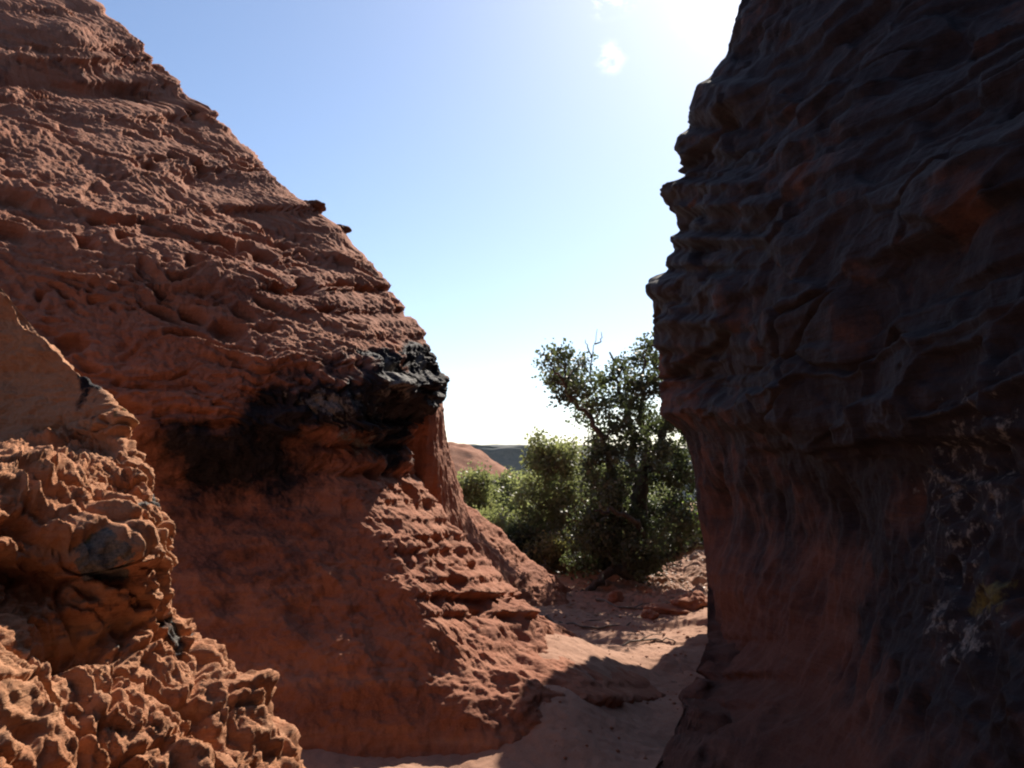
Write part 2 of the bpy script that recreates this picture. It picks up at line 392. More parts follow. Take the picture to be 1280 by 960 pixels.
# smooth fluted buttress behind the nose (same rock mass)
b_rows = [
    [(560, 770, 7.6), (620, 740, 7.8), (650, 720, 8.3)],
    [(540, 690, 7.6), (585, 675, 7.8), (598, 668, 8.3)],
    [(515, 620, 7.5), (555, 610, 7.7), (570, 605, 8.2)],
    [(505, 560, 7.4), (543, 555, 7.6), (556, 552, 8.1)],
    [(500, 510, 7.35), (540, 510, 7.5), (550, 505, 8.0)],
    [(480, 450, 7.7), (515, 450, 7.9), (530, 450, 8.3)],
]
V = loft(vis(b_rows, [(-0.1, 0.7, 0), (-0.9, 1.6, 0)], (-0.9, 0.1, 0)), [40]*5, [10, 60, 60, 30, 10])
nrm = normals(V)
d = 0.05*fbm(V*A(1, 1, 0.6)*1.6, 3) + 0.028*fbm(V*A(9, 9, 1.2), 3) + 0.008*fbm(V*16, 3)
V2 = V + nrm*d[..., None]
mesh_obj('buttress', V2, grid_faces(*V.shape[:2]), M_ROCK, parent=dome)

# ------------------------------------------------------------------ right wall
def rw(s, q):   # silhouette first then towards the viewer
    return [s] + q
right_rows = [
    [(800, 992, 4.2), (880, 1040, 3.75), (1010, 1120, 3.4), (1150, 1300, 2.4), (1350, 1500, 1.9)],
    [(856, 872, 5.58), (918, 900, 4.9), (1030, 935, 4.05), (1170, 960, 2.75), (1360, 1000, 2.1)],
    [(878, 800, 6.8), (942, 810, 5.6), (1050, 820, 4.5), (1180, 830, 2.97), (1370, 850, 2.10)],
    [(884, 730, 7.7), (945, 735, 6.05), (1055, 735, 4.75), (1180, 735, 3.18), (1370, 740, 2.20)],
    [(874, 650, 8.30), (940, 650, 6.45), (1055, 640, 4.79), (1180, 640, 3.29), (1370, 640, 2.30)],
    [(866, 590, 8.30), (935, 580, 6.20), (1050, 565, 4.50), (1180, 555, 3.29), (1370, 545, 2.35)],
    [(848, 538, 8.30), (920, 520, 6.01), (1040, 500, 4.39), (1180, 475, 3.29), (1370, 450, 2.40)],
    [(822, 505, 8.30), (905, 470, 6.01), (1030, 440, 4.45), (1180, 400, 3.34), (1370, 350, 2.50)],
    [(814, 420, 8.30), (895, 385, 6.01), (1020, 350, 4.50), (1180, 300, 3.45), (1370, 250, 2.65)],
    [(812, 358, 8.30), (895, 325, 6.08), (1020, 285, 4.62), (1180, 230, 3.55), (1370, 170, 2.80)],
    [(832, 290, 8.30), (905, 260, 6.26), (1030, 215, 4.84), (1190, 150, 3.82), (1380, 80, 3.05)],
    [(842, 215, 8.30), (915, 180, 6.51), (1040, 130, 5.13), (1200, 60, 4.13), (1400, -20, 3.40)],
    [(862, 130, 8.16), (935, 90, 6.82), (1060, 40, 5.47), (1220, -30, 4.50), (1420, -110, 3.80)],
    [(915, 40, 8.43), (985, -10, 7.19), (1110, -70, 5.93), (1270, -140, 4.98), (1480, -220, 4.30)],
    [(965, -80, 8.98), (1040, -130, 7.69), (1170, -200, 6.50), (1330, -270, 5.51), (1560, -350, 4.90)],
    [(1090, -260, 9.93), (1170, -300, 8.68), (1300, -360, 7.52), (1470, -430, 6.57), (1700, -500, 5.90)],
]
rows = []
for r in right_rows:
    pts = [P(*q) for q in r]; s, f = pts[0], pts[-1]
    rows.append([s+A(4.5, 2.6, 0), s+A(1.5, 1.1, 0), s+A(0.32, 0.6, 0)] + pts + [f*A(1, 1, k_)+A(x_, y_, 0) for x_, y_, k_ in ((0.45, -1.6, 1.05), (0.65, -3.4, 1.25), (-0.1, -5.6, 1.5), (-2.4, -6.9, 1.65), (-6.4, -7.0, 1.65))])  # trailing points: unseen rock added and raised behind the camera to block skylight
V = loft(rows, [22, 40, 40, 44, 40, 36, 36, 40, 40, 40, 46, 48, 48, 40, 20], [10, 16, 40, 90, 120, 140, 120, 24, 20, 20, 20, 20])
nrm = normals(V); px, py = proj(V)
wv = V + 0.07*np.stack((fbm(V*1.5, 3), fbm(V*1.5+31, 3), fbm(V*1.5+57, 3)), -1)
bed = wv[..., 2] - 0.03*wv[..., 0] + 0.02*wv[..., 1] + 0.05*fbm(V*A(.9, .9, 1.5)+4, 3)
strike = 0.35*V[..., 0] + 0.95*V[..., 1]
upper = sstep(0.15, -0.15, (py - (520 + 0.25*(px-850)))/300.0)
d = 0.08*fbm(V*0.9+3, 3) + upper*(0.25*terrace(bed, strike, 2.3, 0.55, 0.13, 1) + 0.10*terrace(bed, strike, 6.1, 1.1, 0.24, 2) + 0.010*terrace(bed, strike, 15.0, 2.5, 0.5, 4))
f1, f2, c2 = worley(np.stack((wv[..., 0]*2.0, wv[..., 1]*2.0, bed*4.0), -1)+5)
c2 = 0.5+(c2-.5)*sstep(0, .16, f2-f1)
d = d + upper*0.11*(c2-0.5) + 0.010*fbm(V*8, 4) + 0.008*upper*ridged(V*A(3, 3, 12), 3)
under = blob(px, py, 960, 760, 110, 170, -12)
d = d - 0.06*under + (1-upper)*(0.03*fbm(V*A(4, 4, 2.2)+9, 4) + 0.035*ridged(V*A(2.5, 2.5, 1.2)+2, 4) - 0.05*sstep(0.42, 0.12, worley(V*A(4, 4, 2.5)+3)[0])*sstep(0, .3, fbm(V*1.5+7, 2)))
rough = blob(px, py, 1230, 700, 140, 260)
f1, f2, c3 = worley(wv*A(6, 6, 9)+2); c3 = .5+(c3-.5)*sstep(0, .25, f2-f1)
d = d + rough*(0.06*(c3-0.5) - 0.04*sstep(0.5, 0.1, f1))
d = d + 0.10*blob(px, py, 815, 358, 16, 16) + 0.10*blob(px, py, 832, 238, 14, 10) - 0.2*blob(px, py, 893, 635, 12, 35) + 0.10*blob(px, py, 858, 862, 14, 14)
V2 = V + nrm*(d-0.05)[..., None]
WE = [(-260, 1090), (-80, 965), (0, 925), (40, 914), (66, 908), (72, 902), (95, 884), (104, 870), (130, 862), (160, 858), (168, 846), (186, 842), (196, 850), (222, 848), (228, 826), (240, 824), (258, 834), (270, 846), (290, 846),
      (296, 836), (310, 842), (318, 834), (338, 830), (344, 812), (356, 806), (368, 808), (376, 816), (400, 816), (432, 816), (440, 824), (470, 822), (500, 826), (518, 824), (528, 838), (540, 854), (565, 862), (590, 868), (640, 872), (680, 880), (730, 884), (800, 884), (850, 866), (862, 850), (872, 848), (884, 856), (930, 834), (990, 800)]
V2 = fit_edge(V2, WE, -1, 40, 170, 0.0)
px, py = ragged(V2*A(1, .5, 1), *proj(V2), 1.6, 55)
fl = fbm(V*1.8+3, 4)
varn_shade = np.clip(0.95*sstep(1.1, -0.7, (py - (610 + 0.55*(px-870)))/260.0) + 0.6*sstep(1040, 1130, px)*sstep(1400, 900, py), 0, 0.95) - 0.35*np.clip(fl, 0, 1) \
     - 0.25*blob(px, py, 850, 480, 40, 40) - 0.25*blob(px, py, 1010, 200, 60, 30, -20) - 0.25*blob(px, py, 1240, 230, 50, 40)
lich = 0.34*blob(px, py, 1230, 560, 120, 140) + 0.36*blob(px, py, 1180, 790, 90, 120) + 0.16*sstep(950, 1200, px) - 0.02
yel = 0.64*blob(px, py, 1250, 730, 40, 34)
varn_shade = np.where(V2[..., 1] < 1.2, 0.9, varn_shade) + 0.16*fbm(V*3.3+3, 4); lich = np.where(V2[..., 1] < 1.2, 0, lich); yel = np.where(V2[..., 1] < 1.2, 0, yel)  # unseen rear rock set dark to cut ambient light
wall = mesh_obj('rock_wall', V2, grid_faces(*V.shape[:2]), M_DARK, attrs={'varnish_shade': varn_shade, 'lichen': lich, 'yellow': yel})
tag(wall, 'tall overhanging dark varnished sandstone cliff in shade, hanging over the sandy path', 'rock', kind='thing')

# ------------------------------------------------------------------ foreground boulder at left
fb_rows = [
    [(-160, 1250, 1.35), (60, 1220, 1.55), (220, 1180, 1.78), (330, 1120, 2.05), (430, 1060, 2.35)],
    [(-140, 1030, 1.55), (60, 1000, 1.8), (200, 975, 2.02), (290, 950, 2.22), (352, 930, 2.45)],
    [(-120, 890, 1.75), (40, 870, 1.98), (160, 870, 2.16), (230, 865, 2.32), (275, 850, 2.5)],
    [(-120, 800, 1.9), (30, 800, 2.12), (130, 800, 2.26), (190, 795, 2.42), (225, 780, 2.6)],
    [(-120, 740, 1.98), (20, 735, 2.2), (110, 730, 2.31), (175, 725, 2.48), (208, 720, 2.68)],
    [(-120, 680, 1.98), (20, 675, 2.2), (105, 668, 2.34), (170, 665, 2.52), (207, 660, 2.72)],
    [(-120, 610, 2.12), (10, 605, 2.38), (90, 605, 2.56), (150, 610, 2.66), (185, 600, 2.78)],
    [(-120, 560, 2.85), (0, 555, 2.86), (75, 560, 2.86), (125, 560, 2.86), (155, 550, 2.88)],
    [(-120, 490, 3.05), (-20, 490, 3.0), (60, 505, 2.97), (105, 510, 2.95), (136, 502, 2.97)],
    [(-120, 400, 3.15), (-40, 415, 3.1), (20, 430, 3.05), (55, 440, 3.02), (82, 448, 3.04)],
    [(-160, 290, 3.25), (-100, 300, 3.2), (-40, 330, 3.14), (-10, 350, 3.1), (5, 368, 3.12)],
    [(-260, 180, 3.3), (-200, 190, 3.25), (-150, 210, 3.2), (-120, 230, 3.17), (-100, 245, 3.18)],
]
net = vis(fb_rows, [(-0.16, 0.2, -0.02), (-0.6, 0.5, -0.1), (-1.4, 0.6, -0.2)], (-0.8, -0.6, 0))
V = loft(net, [24, 40, 40, 36, 36, 40, 36, 40, 44, 40, 16], [12, 70, 80, 70, 60, 36, 14, 8])
nrm = normals(V); px, py = proj(V)
wv = V + 0.05*np.stack((fbm(V*3, 3), fbm(V*3+31, 3), fbm(V*3+57, 3)), -1)
ROT = np.array([[.8, .36, .48], [-.6, .48, .64], [0, -.8, .6]])
f1, f2, c1 = worley(wv@ROT*A(6, 6, 12)); g1, g2, c2 = worley(wv@ROT*A(14, 14, 27)+3)
c1 = .5+(c1-.5)*sstep(0, .18, f2-f1); c2 = .5+(c2-.5)*sstep(0, .2, g2-g1)
rid = sstep(570, 530, py + 0.2*px)                       # smooth shaded upper fin
h1_, h2_, c3_ = worley(wv*A(40, 40, 34)+9); c3_ = .5+(c3_-.5)*sstep(0, .25, h2_-h1_); j1_, j2_, _ = worley(wv*A(5, 5, 6.5)+15)
d = 0.05*fbm(V*2.2+3, 3) + (1-rid)*(0.050*(c1-0.5) + 0.030*(c2-.5) + 0.030*terrace((V@ROT)[..., 2]+0.04*fbm(V*5, 2), (V@ROT)[..., 0], 9.0, 4.0, .3, 2) + 0.008*(c3_-.5) - 0.028*sstep(.10, .0, j2_-j1_) + 0.045*ridged(V*3.2, 3) + 0.010*fbm(V*26, 3) + 0.008*ridged(wv*22, 3) - 0.02*sstep(0.4, 0.1, f1)*sstep(0.1, 0.4, fbm(V*4+9, 2)) - 0.006*sstep(0.45, 0.15, g1)*sstep(-0.15, 0.2, fbm(V*5+29, 2))) \
    + rid*(0.02*fbm(V*A(3, 3, 9), 3) + 0.012*ridged(V*A(8, 8, 20), 3)) + 0.006*fbm(V*40, 3)
d = d + 0.10*blob(px, py, 30, 620, 70, 50) - 0.05*blob(px, py, 20, 740, 60, 45) + 0.12*blob(px, py, 125, 690, 45, 40) - 0.10*blob(px, py, 85, 815, 45, 22, -10) + 0.07*blob(px, py, 315, 880, 40, 16)
V2 = V + nrm*d[..., None]
px, py = ragged(V2, *proj(V2), 9.0, 22)
lich = 0.95*blob(px, py, 120, 700, 30, 26, 30) + 0.7*blob(px, py, 155, 682, 14, 12) + 0.6*blob(px, py, 225, 800, 16, 20) + 0.55*blob(px, py, 158, 800, 14, 12) + 0.7*blob(px, py, 185, 630, 20, 14) + 0.1
yel = 0.7*blob(px, py, 108, 682, 10, 8) + 0.6*blob(px, py, 150, 520, 12, 14)
varn_shade = 0.20+0.5*blob(px, py, 120, 705, 30, 28) + 0.5*blob(px, py, 222, 800, 20, 24) + 0.5*blob(px, py, 120, 490, 30, 25)
bould = mesh_obj('boulder', V2, grid_faces(*V.shape[:2]), M_BOULD, attrs={'varnish_shade': varn_shade, 'lichen': lich, 'yellow': yel})
tag(bould, 'rough pitted orange rock fin with grey lichen patches, nearest the camera', 'rock', kind='thing')

# ------------------------------------------------------------------ far land: red hill and mesa
def mound(name, c, rx, ry, h, seed, mat, nr=70, na=160, amp=0.12):
    t, a = np.meshgrid(np.linspace(0, 1, nr), np.linspace(0, 2*math.pi, na))
    prof = np.cos(t*math.pi/2)**0.8
    x, y = rx*t*np.cos(a), ry*t*np.sin(a); q = np.stack((x/rx*2+seed, y/ry*2, prof*0), -1)
    k = 1+amp*2*fbm(q, 4)
    z = h*prof*k + h*amp*0.7*np.abs(fbm(np.stack((x, y, prof*h*2), -1)*(3.0/h)+seed, 4))*prof
    V = np.stack((c[0]+x*(1+amp*fbm(q+9, 3)), c[1]+y, c[2]-0.2+z), -1)
    return mesh_obj(name, V, grid_faces(na, nr), mat)
c = P(520, 575, 60)
tag(mound('slickrock_hill', (c[0]+1.0, 62, -4), 11.0, 12, 6.8, 3.0, M_FAR, amp=0.045), 'low bare red sandstone hump rising behind the green shrubs', 'hill', kind='thing')
mm_, nd, lk, b = new_mat('mesa_scrub')
pos = N(nd, 'ShaderNodeTexCoord').outputs['Object']
sepz = N(nd, 'ShaderNodeSeparateXYZ'); lk.new(pos, sepz.inputs[0])
c = mixc(nd, lk, rng(nd, lk, noise(nd, lk, pos, 0.05, 8, 0.7), 0.4, 0.65), (0.035, 0.045, 0.035), (0.085, 0.075, 0.06))
c = mixc(nd, lk, rng(nd, lk, noise(nd, lk, pos, 0.35, 4, 0.7), 0.5, 0.62), c, (0.03, 0.04, 0.025))
lk.new(c, b.inputs['Base Color']); b.inputs['Roughness'].default_value = 1
xs = np.linspace(-700, 700, 420); t = np.linspace(0, 1, 60)
XX, TT = np.meshgrid(xs, t)
prof_y = np.interp(t, [0, .25, .5, .6, .8, 1], [488, 510, 527, 533, 640, 1000])
prof_z = np.interp(t, [0, .25, .5, .6, .8, 1], [-25, -8, 8.5, 11.4, 12.8, -24])
YY = prof_y[:, None] + 30*fbm(np.stack((XX*0.006, XX*0, XX*0), -1), 4) + 10*fbm(np.stack((XX*0.03, TT*4, XX*0), -1), 3)
ZZ = np.maximum(prof_z[:, None]*(1.02 - 0.0007*(XX+60)*(prof_z[:, None] > 0)) + 0.5*fbm(np.stack((XX*0.22, TT*9, XX*0), -1), 3)*(TT > 0.4)*(TT < 0.75) + 1.1*fbm(np.stack((XX*0.03, TT*6, XX*0), -1), 4)*(TT > 0.02), -26)
tag(mesh_obj('mesa', np.stack((XX, YY, ZZ), -1), grid_faces(*XX.shape), mm_), kind='structure')

# ------------------------------------------------------------------ trees and shrubs
RNG = np.random.RandomState(11)
def bark(name, c1, c2):
    m, nd, lk, b = new_mat(name); pos = N(nd, 'ShaderNodeTexCoord').outputs['Object']
    n = noise(nd, lk, pos, 14, 6, 0.7, (1, 1, 0.3))
    lk.new(mixc(nd, lk, rng(nd, lk, n, 0.35, 0.65), c1, c2), b.inputs['Base Color']); b.inputs['Roughness'].default_value = 0.95
    bp = N(nd, 'ShaderNodeBump', Strength=0.9, Distance=0.02); lk.new(n, bp.inputs['Height']); lk.new(bp.outputs['Normal'], b.inputs['Normal'])
    return m
M_BARK = bark('dark_bark', (0.035, 0.028, 0.022), (0.10, 0.08, 0.065)); M_GREYBARK = bark('grey_bark', (0.11, 0.10, 0.085), (0.22, 0.19, 0.16))
def leaf_mat(name, c1, c2, tr=0.45, trc=None):
    m, nd, lk, b = new_mat(name)
    at = N(nd, 'ShaderNodeAttribute', attribute_name='tint')
    c = mixc(nd, lk, at.outputs['Fac'], c1, c2)
    lk.new(c, b.inputs['Base Color']); b.inputs['Roughness'].default_value = 0.5; b.inputs['Specular IOR Level'].default_value = 0.35
    t = N(nd, 'ShaderNodeBsdfTranslucent'); lk.new(mixc(nd, lk, 1.0, c, trc or (1.5, 1.65, 0.85), 'MULTIPLY'), t.inputs['Color'])
    mx = N(nd, 'ShaderNodeMixShader'); mx.inputs[0].default_value = tr
    lk.new(b.outputs[0], mx.inputs[1]); lk.new(t.outputs[0], mx.inputs[2]); lk.new(mx.outputs[0], nd['Material Output'].inputs['Surface'])
    return m
M_OAK = leaf_mat('oak_leaves', (0.050, 0.060, 0.040), (0.115, 0.130, 0.092), 0.36)
M_LIGHT = leaf_mat('pale_green_leaves', (0.13, 0.137, 0.085), (0.23, 0.232, 0.165), 0.5)
M_DRY = leaf_mat('grey_green_leaves', (0.13, 0.125, 0.07), (0.25, 0.22, 0.13), 0.45)
M_BRIGHT = leaf_mat('fresh_leaves', (0.07, 0.11, 0.025), (0.15, 0.21, 0.05), 0.55)

class Tubes:
    def __init__(s): s.V = []; s.F = []; s.n = 0
    def add(s, pts, r0, r1, sides=5):
        pts = np.asarray(pts, float); n = len(pts)
        tan = np.gradient(pts, axis=0); tan /= np.linalg.norm(tan, axis=1)[:, None]+1e-9
        ref = np.where(np.abs(tan[:, 2:3]) > 0.9, A(1, 0, 0), A(0, 0, 1))
        a = np.cross(tan, ref); a /= np.linalg.norm(a, axis=1)[:, None]+1e-9; b = np.cross(tan, a)
        r = (r0+(r1-r0)*np.linspace(0, 1, n)**0.9)[:, None, None]
        th = np.linspace(0, 2*math.pi, sides, endpoint=False)
        ring = pts[:, None]+r*(np.cos(th)[None, :, None]*a[:, None]+np.sin(th)[None, :, None]*b[:, None])
        i = np.arange(n*sides).reshape(n, sides); j = np.roll(i, -1, 1)
        f = np.stack((i[:-1], j[:-1], j[1:], i[1:]), -1).reshape(-1, 4)+s.n
        s.V.append(ring.reshape(-1, 3)); s.F.append(f); s.n += n*sides
    def build(s, name, mat, parent=None): return mesh_obj(name, np.concatenate(s.V), np.concatenate(s.F), mat, parent)
def bend(p, q, n=7, amp=0.12):
    t = np.linspace(0, 1, n)[:, None]; L = np.linalg.norm(q-p)
    off = np.cumsum(RNG.normal(size=(n, 3)), 0); off -= off[:1]; off -= t*off[-1:]
    return p+(q-p)*t+off*amp*L*0.45+A(0, 0, 1)*(np.sin(t*math.pi)*amp*L*0.3)
def smooth_line(pts, k=6, wob=0.02):
    pts = np.array(pts, float); o = cr(pts[:, None], params([k]*(len(pts)-1)))[:, 0]
    w = RNG.normal(size=o.shape)*wob; w[0] = 0; return o+w
def leaves(centres, dirs, size, per, spread):
    """sprays of small pointed leaves round twig tips: one folded quad each"""
    n = len(centres)*per
    c = np.repeat(centres, per, 0)+RNG.normal(size=(n, 3))*spread
    d = np.repeat(dirs, per, 0)+RNG.normal(size=(n, 3))*0.8; d /= np.linalg.norm(d, axis=1)[:, None]
    u = np.cross(d, RNG.normal(size=(n, 3))); u /= np.linalg.norm(u, axis=1)[:, None]+1e-9
    s = (size*(0.6+0.8*RNG.rand(n)))[:, None]; w = s*(0.26+0.14*RNG.rand(n))[:, None]
    nn = np.cross(d, u)*s*0.1
    V = np.stack((c-d*s*0.5, c+u*w+nn, c+d*s*0.5, c-u*w+nn), 1)
    F_ = np.arange(n*4, dtype=np.int32).reshape(n, 4)
    tint = np.repeat(np.clip(RNG.rand(len(centres))[:, None]*0.6+RNG.rand(len(centres), per)*0.4, 0, 1).ravel(), 4)
    return V.reshape(-1, 3), F_, tint
def plant(name, label, cat, base, limbs, clusters, mats, leaf=0.045, density=1.0, r0=0.09, group=None, per=9, extra=None):
    """limbs: polylines from the base up; clusters: (centre, radius) that twigs grow into"""
    root = bpy.data.objects.new(name, None); COL.objects.link(root); root.location = base
    tag(root, label, cat, group, 'thing'); base = np.array(base)
    T = Tubes(); nodes = []
    for pts, ra, rb in limbs:
        l = smooth_line(pts); T.add(l-base, ra, rb, 7); nodes.append(l[len(l)//4:])
    nodes = np.concatenate(nodes)
    tips, dirs = [], []
    for c, r in clusters:
        c = np.array(c); k = nodes[np.argmin(np.linalg.norm(nodes-c, axis=1)+0.25*np.maximum(nodes[:, 2]-c[2], 0))]
        br = bend(k, c, 8, 0.2); T.add(br-base, max(0.010, r0*0.22), 0.006, 5)
        for q in range(max(3, int(9*density*(r/0.22)**2))):
            v = RNG.normal(size=3); v /= np.linalg.norm(v); e = c+v*A(1, 1, 0.8)*r*(0.35+0.75*RNG.rand()**0.6)
            st = br[RNG.randint(3, 8)]; tw = bend(st, e, 5, 0.22); T.add(tw-base, 0.005, 0.0018, 3)
            for f in (2, 3, 4, 4):
                tips.append(tw[f]); dirs.append((e-st)/max(np.linalg.norm(e-st), 1e-3))
    if extra: extra(T, base)
    T.build('trunk', mats[0], root)
    V, F_, tint = leaves(np.array(tips)-base, np.array(dirs), leaf, per, leaf*1.25)
    mesh_obj('crown', V, F_, mats[1], root, smooth=False, attrs={'tint': tint})
    return root
px_m = lambda r, D: r*D/F
def cl(lst, D0, dj):
    return [(P(x, y, D0+RNG.uniform(-dj, dj)), px_m(r, D0)) for x, y, r in lst]
# the dark oak beside the cliff
D = 10.4
tb = P(796, 752, D); tb[2] = float(ground_z(np.array(tb[0]), np.array(D)))
def L(*pts): return [P(*p) for p in pts]
limbs = [
    ([tb-A(0, 0, 0.1)]+L((790, 700, D), (797, 640, D), (812, 580, D+.1), (832, 530, D+.1), (840, 480, D+.2), (848, 440, D+.3)), 0.13, 0.02),
    (L((793, 690, D), (778, 640, D-.2), (768, 590, D-.3), (750, 545, D-.4), (722, 505, D-.4), (698, 470, D-.5)), 0.075, 0.012),
    (L((798, 640, D), (790, 590, D+.3), (788, 530, D+.4), (772, 480, D+.4), (762, 440, D+.5)), 0.07, 0.012),
    (L((800, 620, D), (806, 560, D+.2), (800, 500, D-.1), (806, 455, D-.2)), 0.06, 0.012),
    (L((794, 715, D), (820, 700, D-.3), (850, 690, D-.4), (885, 676, D-.3), (910, 650, D-.2)), 0.09, 0.03),
    (L((792, 722, D), (765, 712, D-.5), (742, 735, D-.7), (722, 742, D-.8)), 0.07, 0.03),
    (L((796, 700, D), (800, 660, D-.6), (770, 640, D-.9), (745, 640, D-1.0)), 0.05, 0.012),
]
top = [(686, 452, 13), (704, 446, 14), (690, 474, 17), (712, 470, 16), (704, 492, 16), (728, 458, 12), (732, 486, 17), (748, 505, 18), (730, 520, 14),
       (758, 478, 14), (775, 462, 14), (790, 478, 17), (776, 498, 17), (800, 450, 14), (812, 432, 12), (826, 450, 18), (812, 478, 18), (836, 480, 20),
       (796, 512, 20), (770, 530, 20), (744, 548, 16), (818, 528, 20), (846, 522, 20), (790, 552, 22), (762, 566, 22), (820, 566, 22), (848, 566, 22), (870, 540, 22), (736, 580, 14)]
low = [(744, 604, 22), (775, 598, 26), (808, 602, 26), (840, 604, 24), (866, 590, 22), (746, 640, 26), (780, 636, 28), (814, 638, 28), (846, 640, 22), (752, 674, 26),
       (786, 672, 26), (800, 690, 26), (735, 655, 22), (860, 650, 22), (728, 700, 18), (812, 705, 20), (850, 680, 18), (820, 672, 20), (762, 702, 20), (740, 690, 16), (800, 700, 18), (880, 620, 22), (772, 650, 28), (758, 620, 24), (795, 655, 28), (830, 660, 18)]
def dead(T, base):
    for pts in (((745, 500, D-.3), (738, 470, D-.3), (741, 440, D-.3), (747, 412, D-.25)), ((741, 447, D-.3), (734, 432, D-.3), (731, 425, D-.3)), ((738, 468, D-.3), (726, 455, D-.35), (718, 450, D-.4)),
                ((744, 430, D-.28), (752, 424, D-.2), (751, 414, D-.2)), ((800, 480, D), (808, 440, D), (806, 424, D)), ((786, 690, D), (830, 718, D-.4), (862, 740, D-.5))):
        T.add(smooth_line(L(*pts), 4, 0.008)-base, 0.011, 0.003, 4)
plant('oak_tree', 'dark evergreen oak with bare twigs at its top, beside the cliff edge', 'tree', tuple(tb), limbs,
      cl(top, D, .5)+cl(low, D-.1, .7), (M_BARK, M_OAK), 0.050, 2.0, 0.09, None, 10, dead)

def shrub(name, label, cx, ytop, ybot, wpx, D, mats, n, leaf=0.05, density=1.05, cr_=18, seed=None, per=10, group=None, tip=None):
    b = P(cx, ybot, D); b[2] = float(ground_z(np.array(b[0]), np.array(b[1])))-0.03
    cs = []
    for i in range(n):
        t = i/(n-1) if n > 1 else .5
        yy = ybot-8+(ytop-ybot+14)*(0.12+0.88*RNG.rand()); hw = wpx*math.sqrt(max(0.05, 1-((yy-(ytop+ybot)/2)/((ybot-ytop)*0.56))**2))
        xx = cx+RNG.uniform(-1, 1)*hw
        cs.append((P(xx, yy, D+RNG.uniform(-1, 1)*px_m(wpx, D)*0.7), px_m(cr_*RNG.uniform(.75, 1.25), D)))
    for x, y, r in tip or []: cs.append((P(x, y, D), px_m(r, D)))
    lm = []
    for k in range(6):
        tp = np.array(cs[RNG.randint(len(cs))][0]); md = (b+tp)/2+RNG.normal(size=3)*0.12
        lm.append(([b+RNG.normal(size=3)*A(.05, .05, 0), b+(md-b)*0.5, md, tp], 0.03, 0.008))
    return plant(name, label, 'shrub', tuple(b), lm, cs, mats, leaf, density, 0.05, group, per)
shrub('shrub', 'pale green shrub at the left end of the thicket, under the red hump', 588, 592, 722, 32, 12.2, (M_GREYBARK, M_LIGHT), 34)
shrub('shrub', 'broad yellow-green shrub directly left of the tallest slender shrub', 630, 596, 728, 36, 13.0, (M_GREYBARK, M_LIGHT), 38)
shrub('shrub', 'tallest slender pale shrub with thin tip against the sky', 690, 552, 735, 40, 11.8, (M_GREYBARK, M_LIGHT), 52, tip=[(672, 548, 8), (690, 560, 14), (660, 575, 12), (708, 566, 10)])
shrub('shrub', 'greyish half-dry low shrub beside the roots of the dark oak', 705, 668, 748, 34, 10.9, (M_GREYBARK, M_DRY), 26, 0.04, 0.9)
shrub('shrub', 'bright fresh-green shrub glowing between oak and cliff', 862, 632, 742, 34, 12.4, (M_GREYBARK, M_BRIGHT), 36)
shrub('shrub', 'small dark green bush just behind the low end of the stone shelf', 655, 660, 735, 26, 11.2, (M_BARK, M_OAK), 20)
shrub('shrub', 'olive green bush filling the space behind the oak trunk', 800, 610, 735, 60, 14.5, (M_BARK, M_LIGHT), 46, 0.06)
shrub('shrub', 'loose mid-height shrub filling the space between hump and tall pale shrub', 655, 600, 730, 34, 14.0, (M_GREYBARK, M_LIGHT), 36, 0.055)
shrub('shrub', 'feathery olive shrub pressed against the left side of the oak', 733, 610, 745, 30, 11.4, (M_GREYBARK, M_LIGHT), 34)
shrub('shrub', 'low tangled green shrub hiding the lower oak trunk', 770, 655, 748, 36, 11.2, (M_BARK, M_OAK), 34)
shrub('shrub', 'low leafy shrub close behind the upper end of the stone shelf, beside fluted rock', 605, 640, 725, 30, 10.9, (M_GREYBARK, M_LIGHT), 26)
shrub('shrub', 'wide hazy scrub farther back under the mesa rim', 720, 588, 690, 70, 19, (M_GREYBARK, M_LIGHT), 44, 0.08)

# ------------------------------------------------------------------ shelf, loose stones, fallen twigs, litter
sh = [
    [(530, 780, 7.9), (600, 792, 8.1), (670, 800, 8.3), (730, 804, 8.5), (800, 806, 8.8)],
    [(545, 700, 8.3), (600, 722, 8.4), (655, 752, 8.6), (710, 772, 8.8), (780, 782, 9.1)],
    [(560, 632, 8.8), (600, 660, 8.9), (645, 700, 9.1), (690, 738, 9.3), (745, 768, 9.5)],
]
shn = [[P(*c_) for c_ in r] for r in sh]
shn.append([c_+A(.1, .5, -.02) for c_ in shn[2]]); shn.append([c_+A(.3, 1.4, -.8) for c_ in shn[2]])
V = loft(shn, [60, 60, 20, 12], [40, 50, 50, 50]); nrm = normals(V)
d = 0.05*fbm(V*1.5, 4)+0.05*ridged(V*A(2, 2, 6), 3)-0.02+0.012*fbm(V*14, 3)
tag(mesh_obj('rock_shelf', V+nrm*d[..., None], grid_faces(*V.shape[:2]), M_ROCK, attrs={'varnish_shade': 0*d, 'lichen': 0*d, 'yellow': 0*d}),
    'low sloping sandstone shelf running down behind the big dome to the path', 'rock', kind='thing')
def stone(label, c, size, seed, mat, group=None, name='stone'):
    n = 28; th, ph = np.meshgrid(np.linspace(0, math.pi, n), np.linspace(0, 2*math.pi, n*2))
    u = np.stack((np.sin(th)*np.cos(ph), np.sin(th)*np.sin(ph), np.cos(th)), -1)
    _, _, cc = worley(u*1.3+seed); k = 1+0.30*fbm(u*1.2+seed, 3)+0.25*(cc-.5)+0.05*fbm(u*6+seed, 2)
    o = mesh_obj(name, u*k[..., None]*A(*size), grid_faces(n*2, n), mat); o.location = c; o.rotation_euler = (0, 0, seed*1.7)
    return tag(o, label, 'stone', group, 'thing')
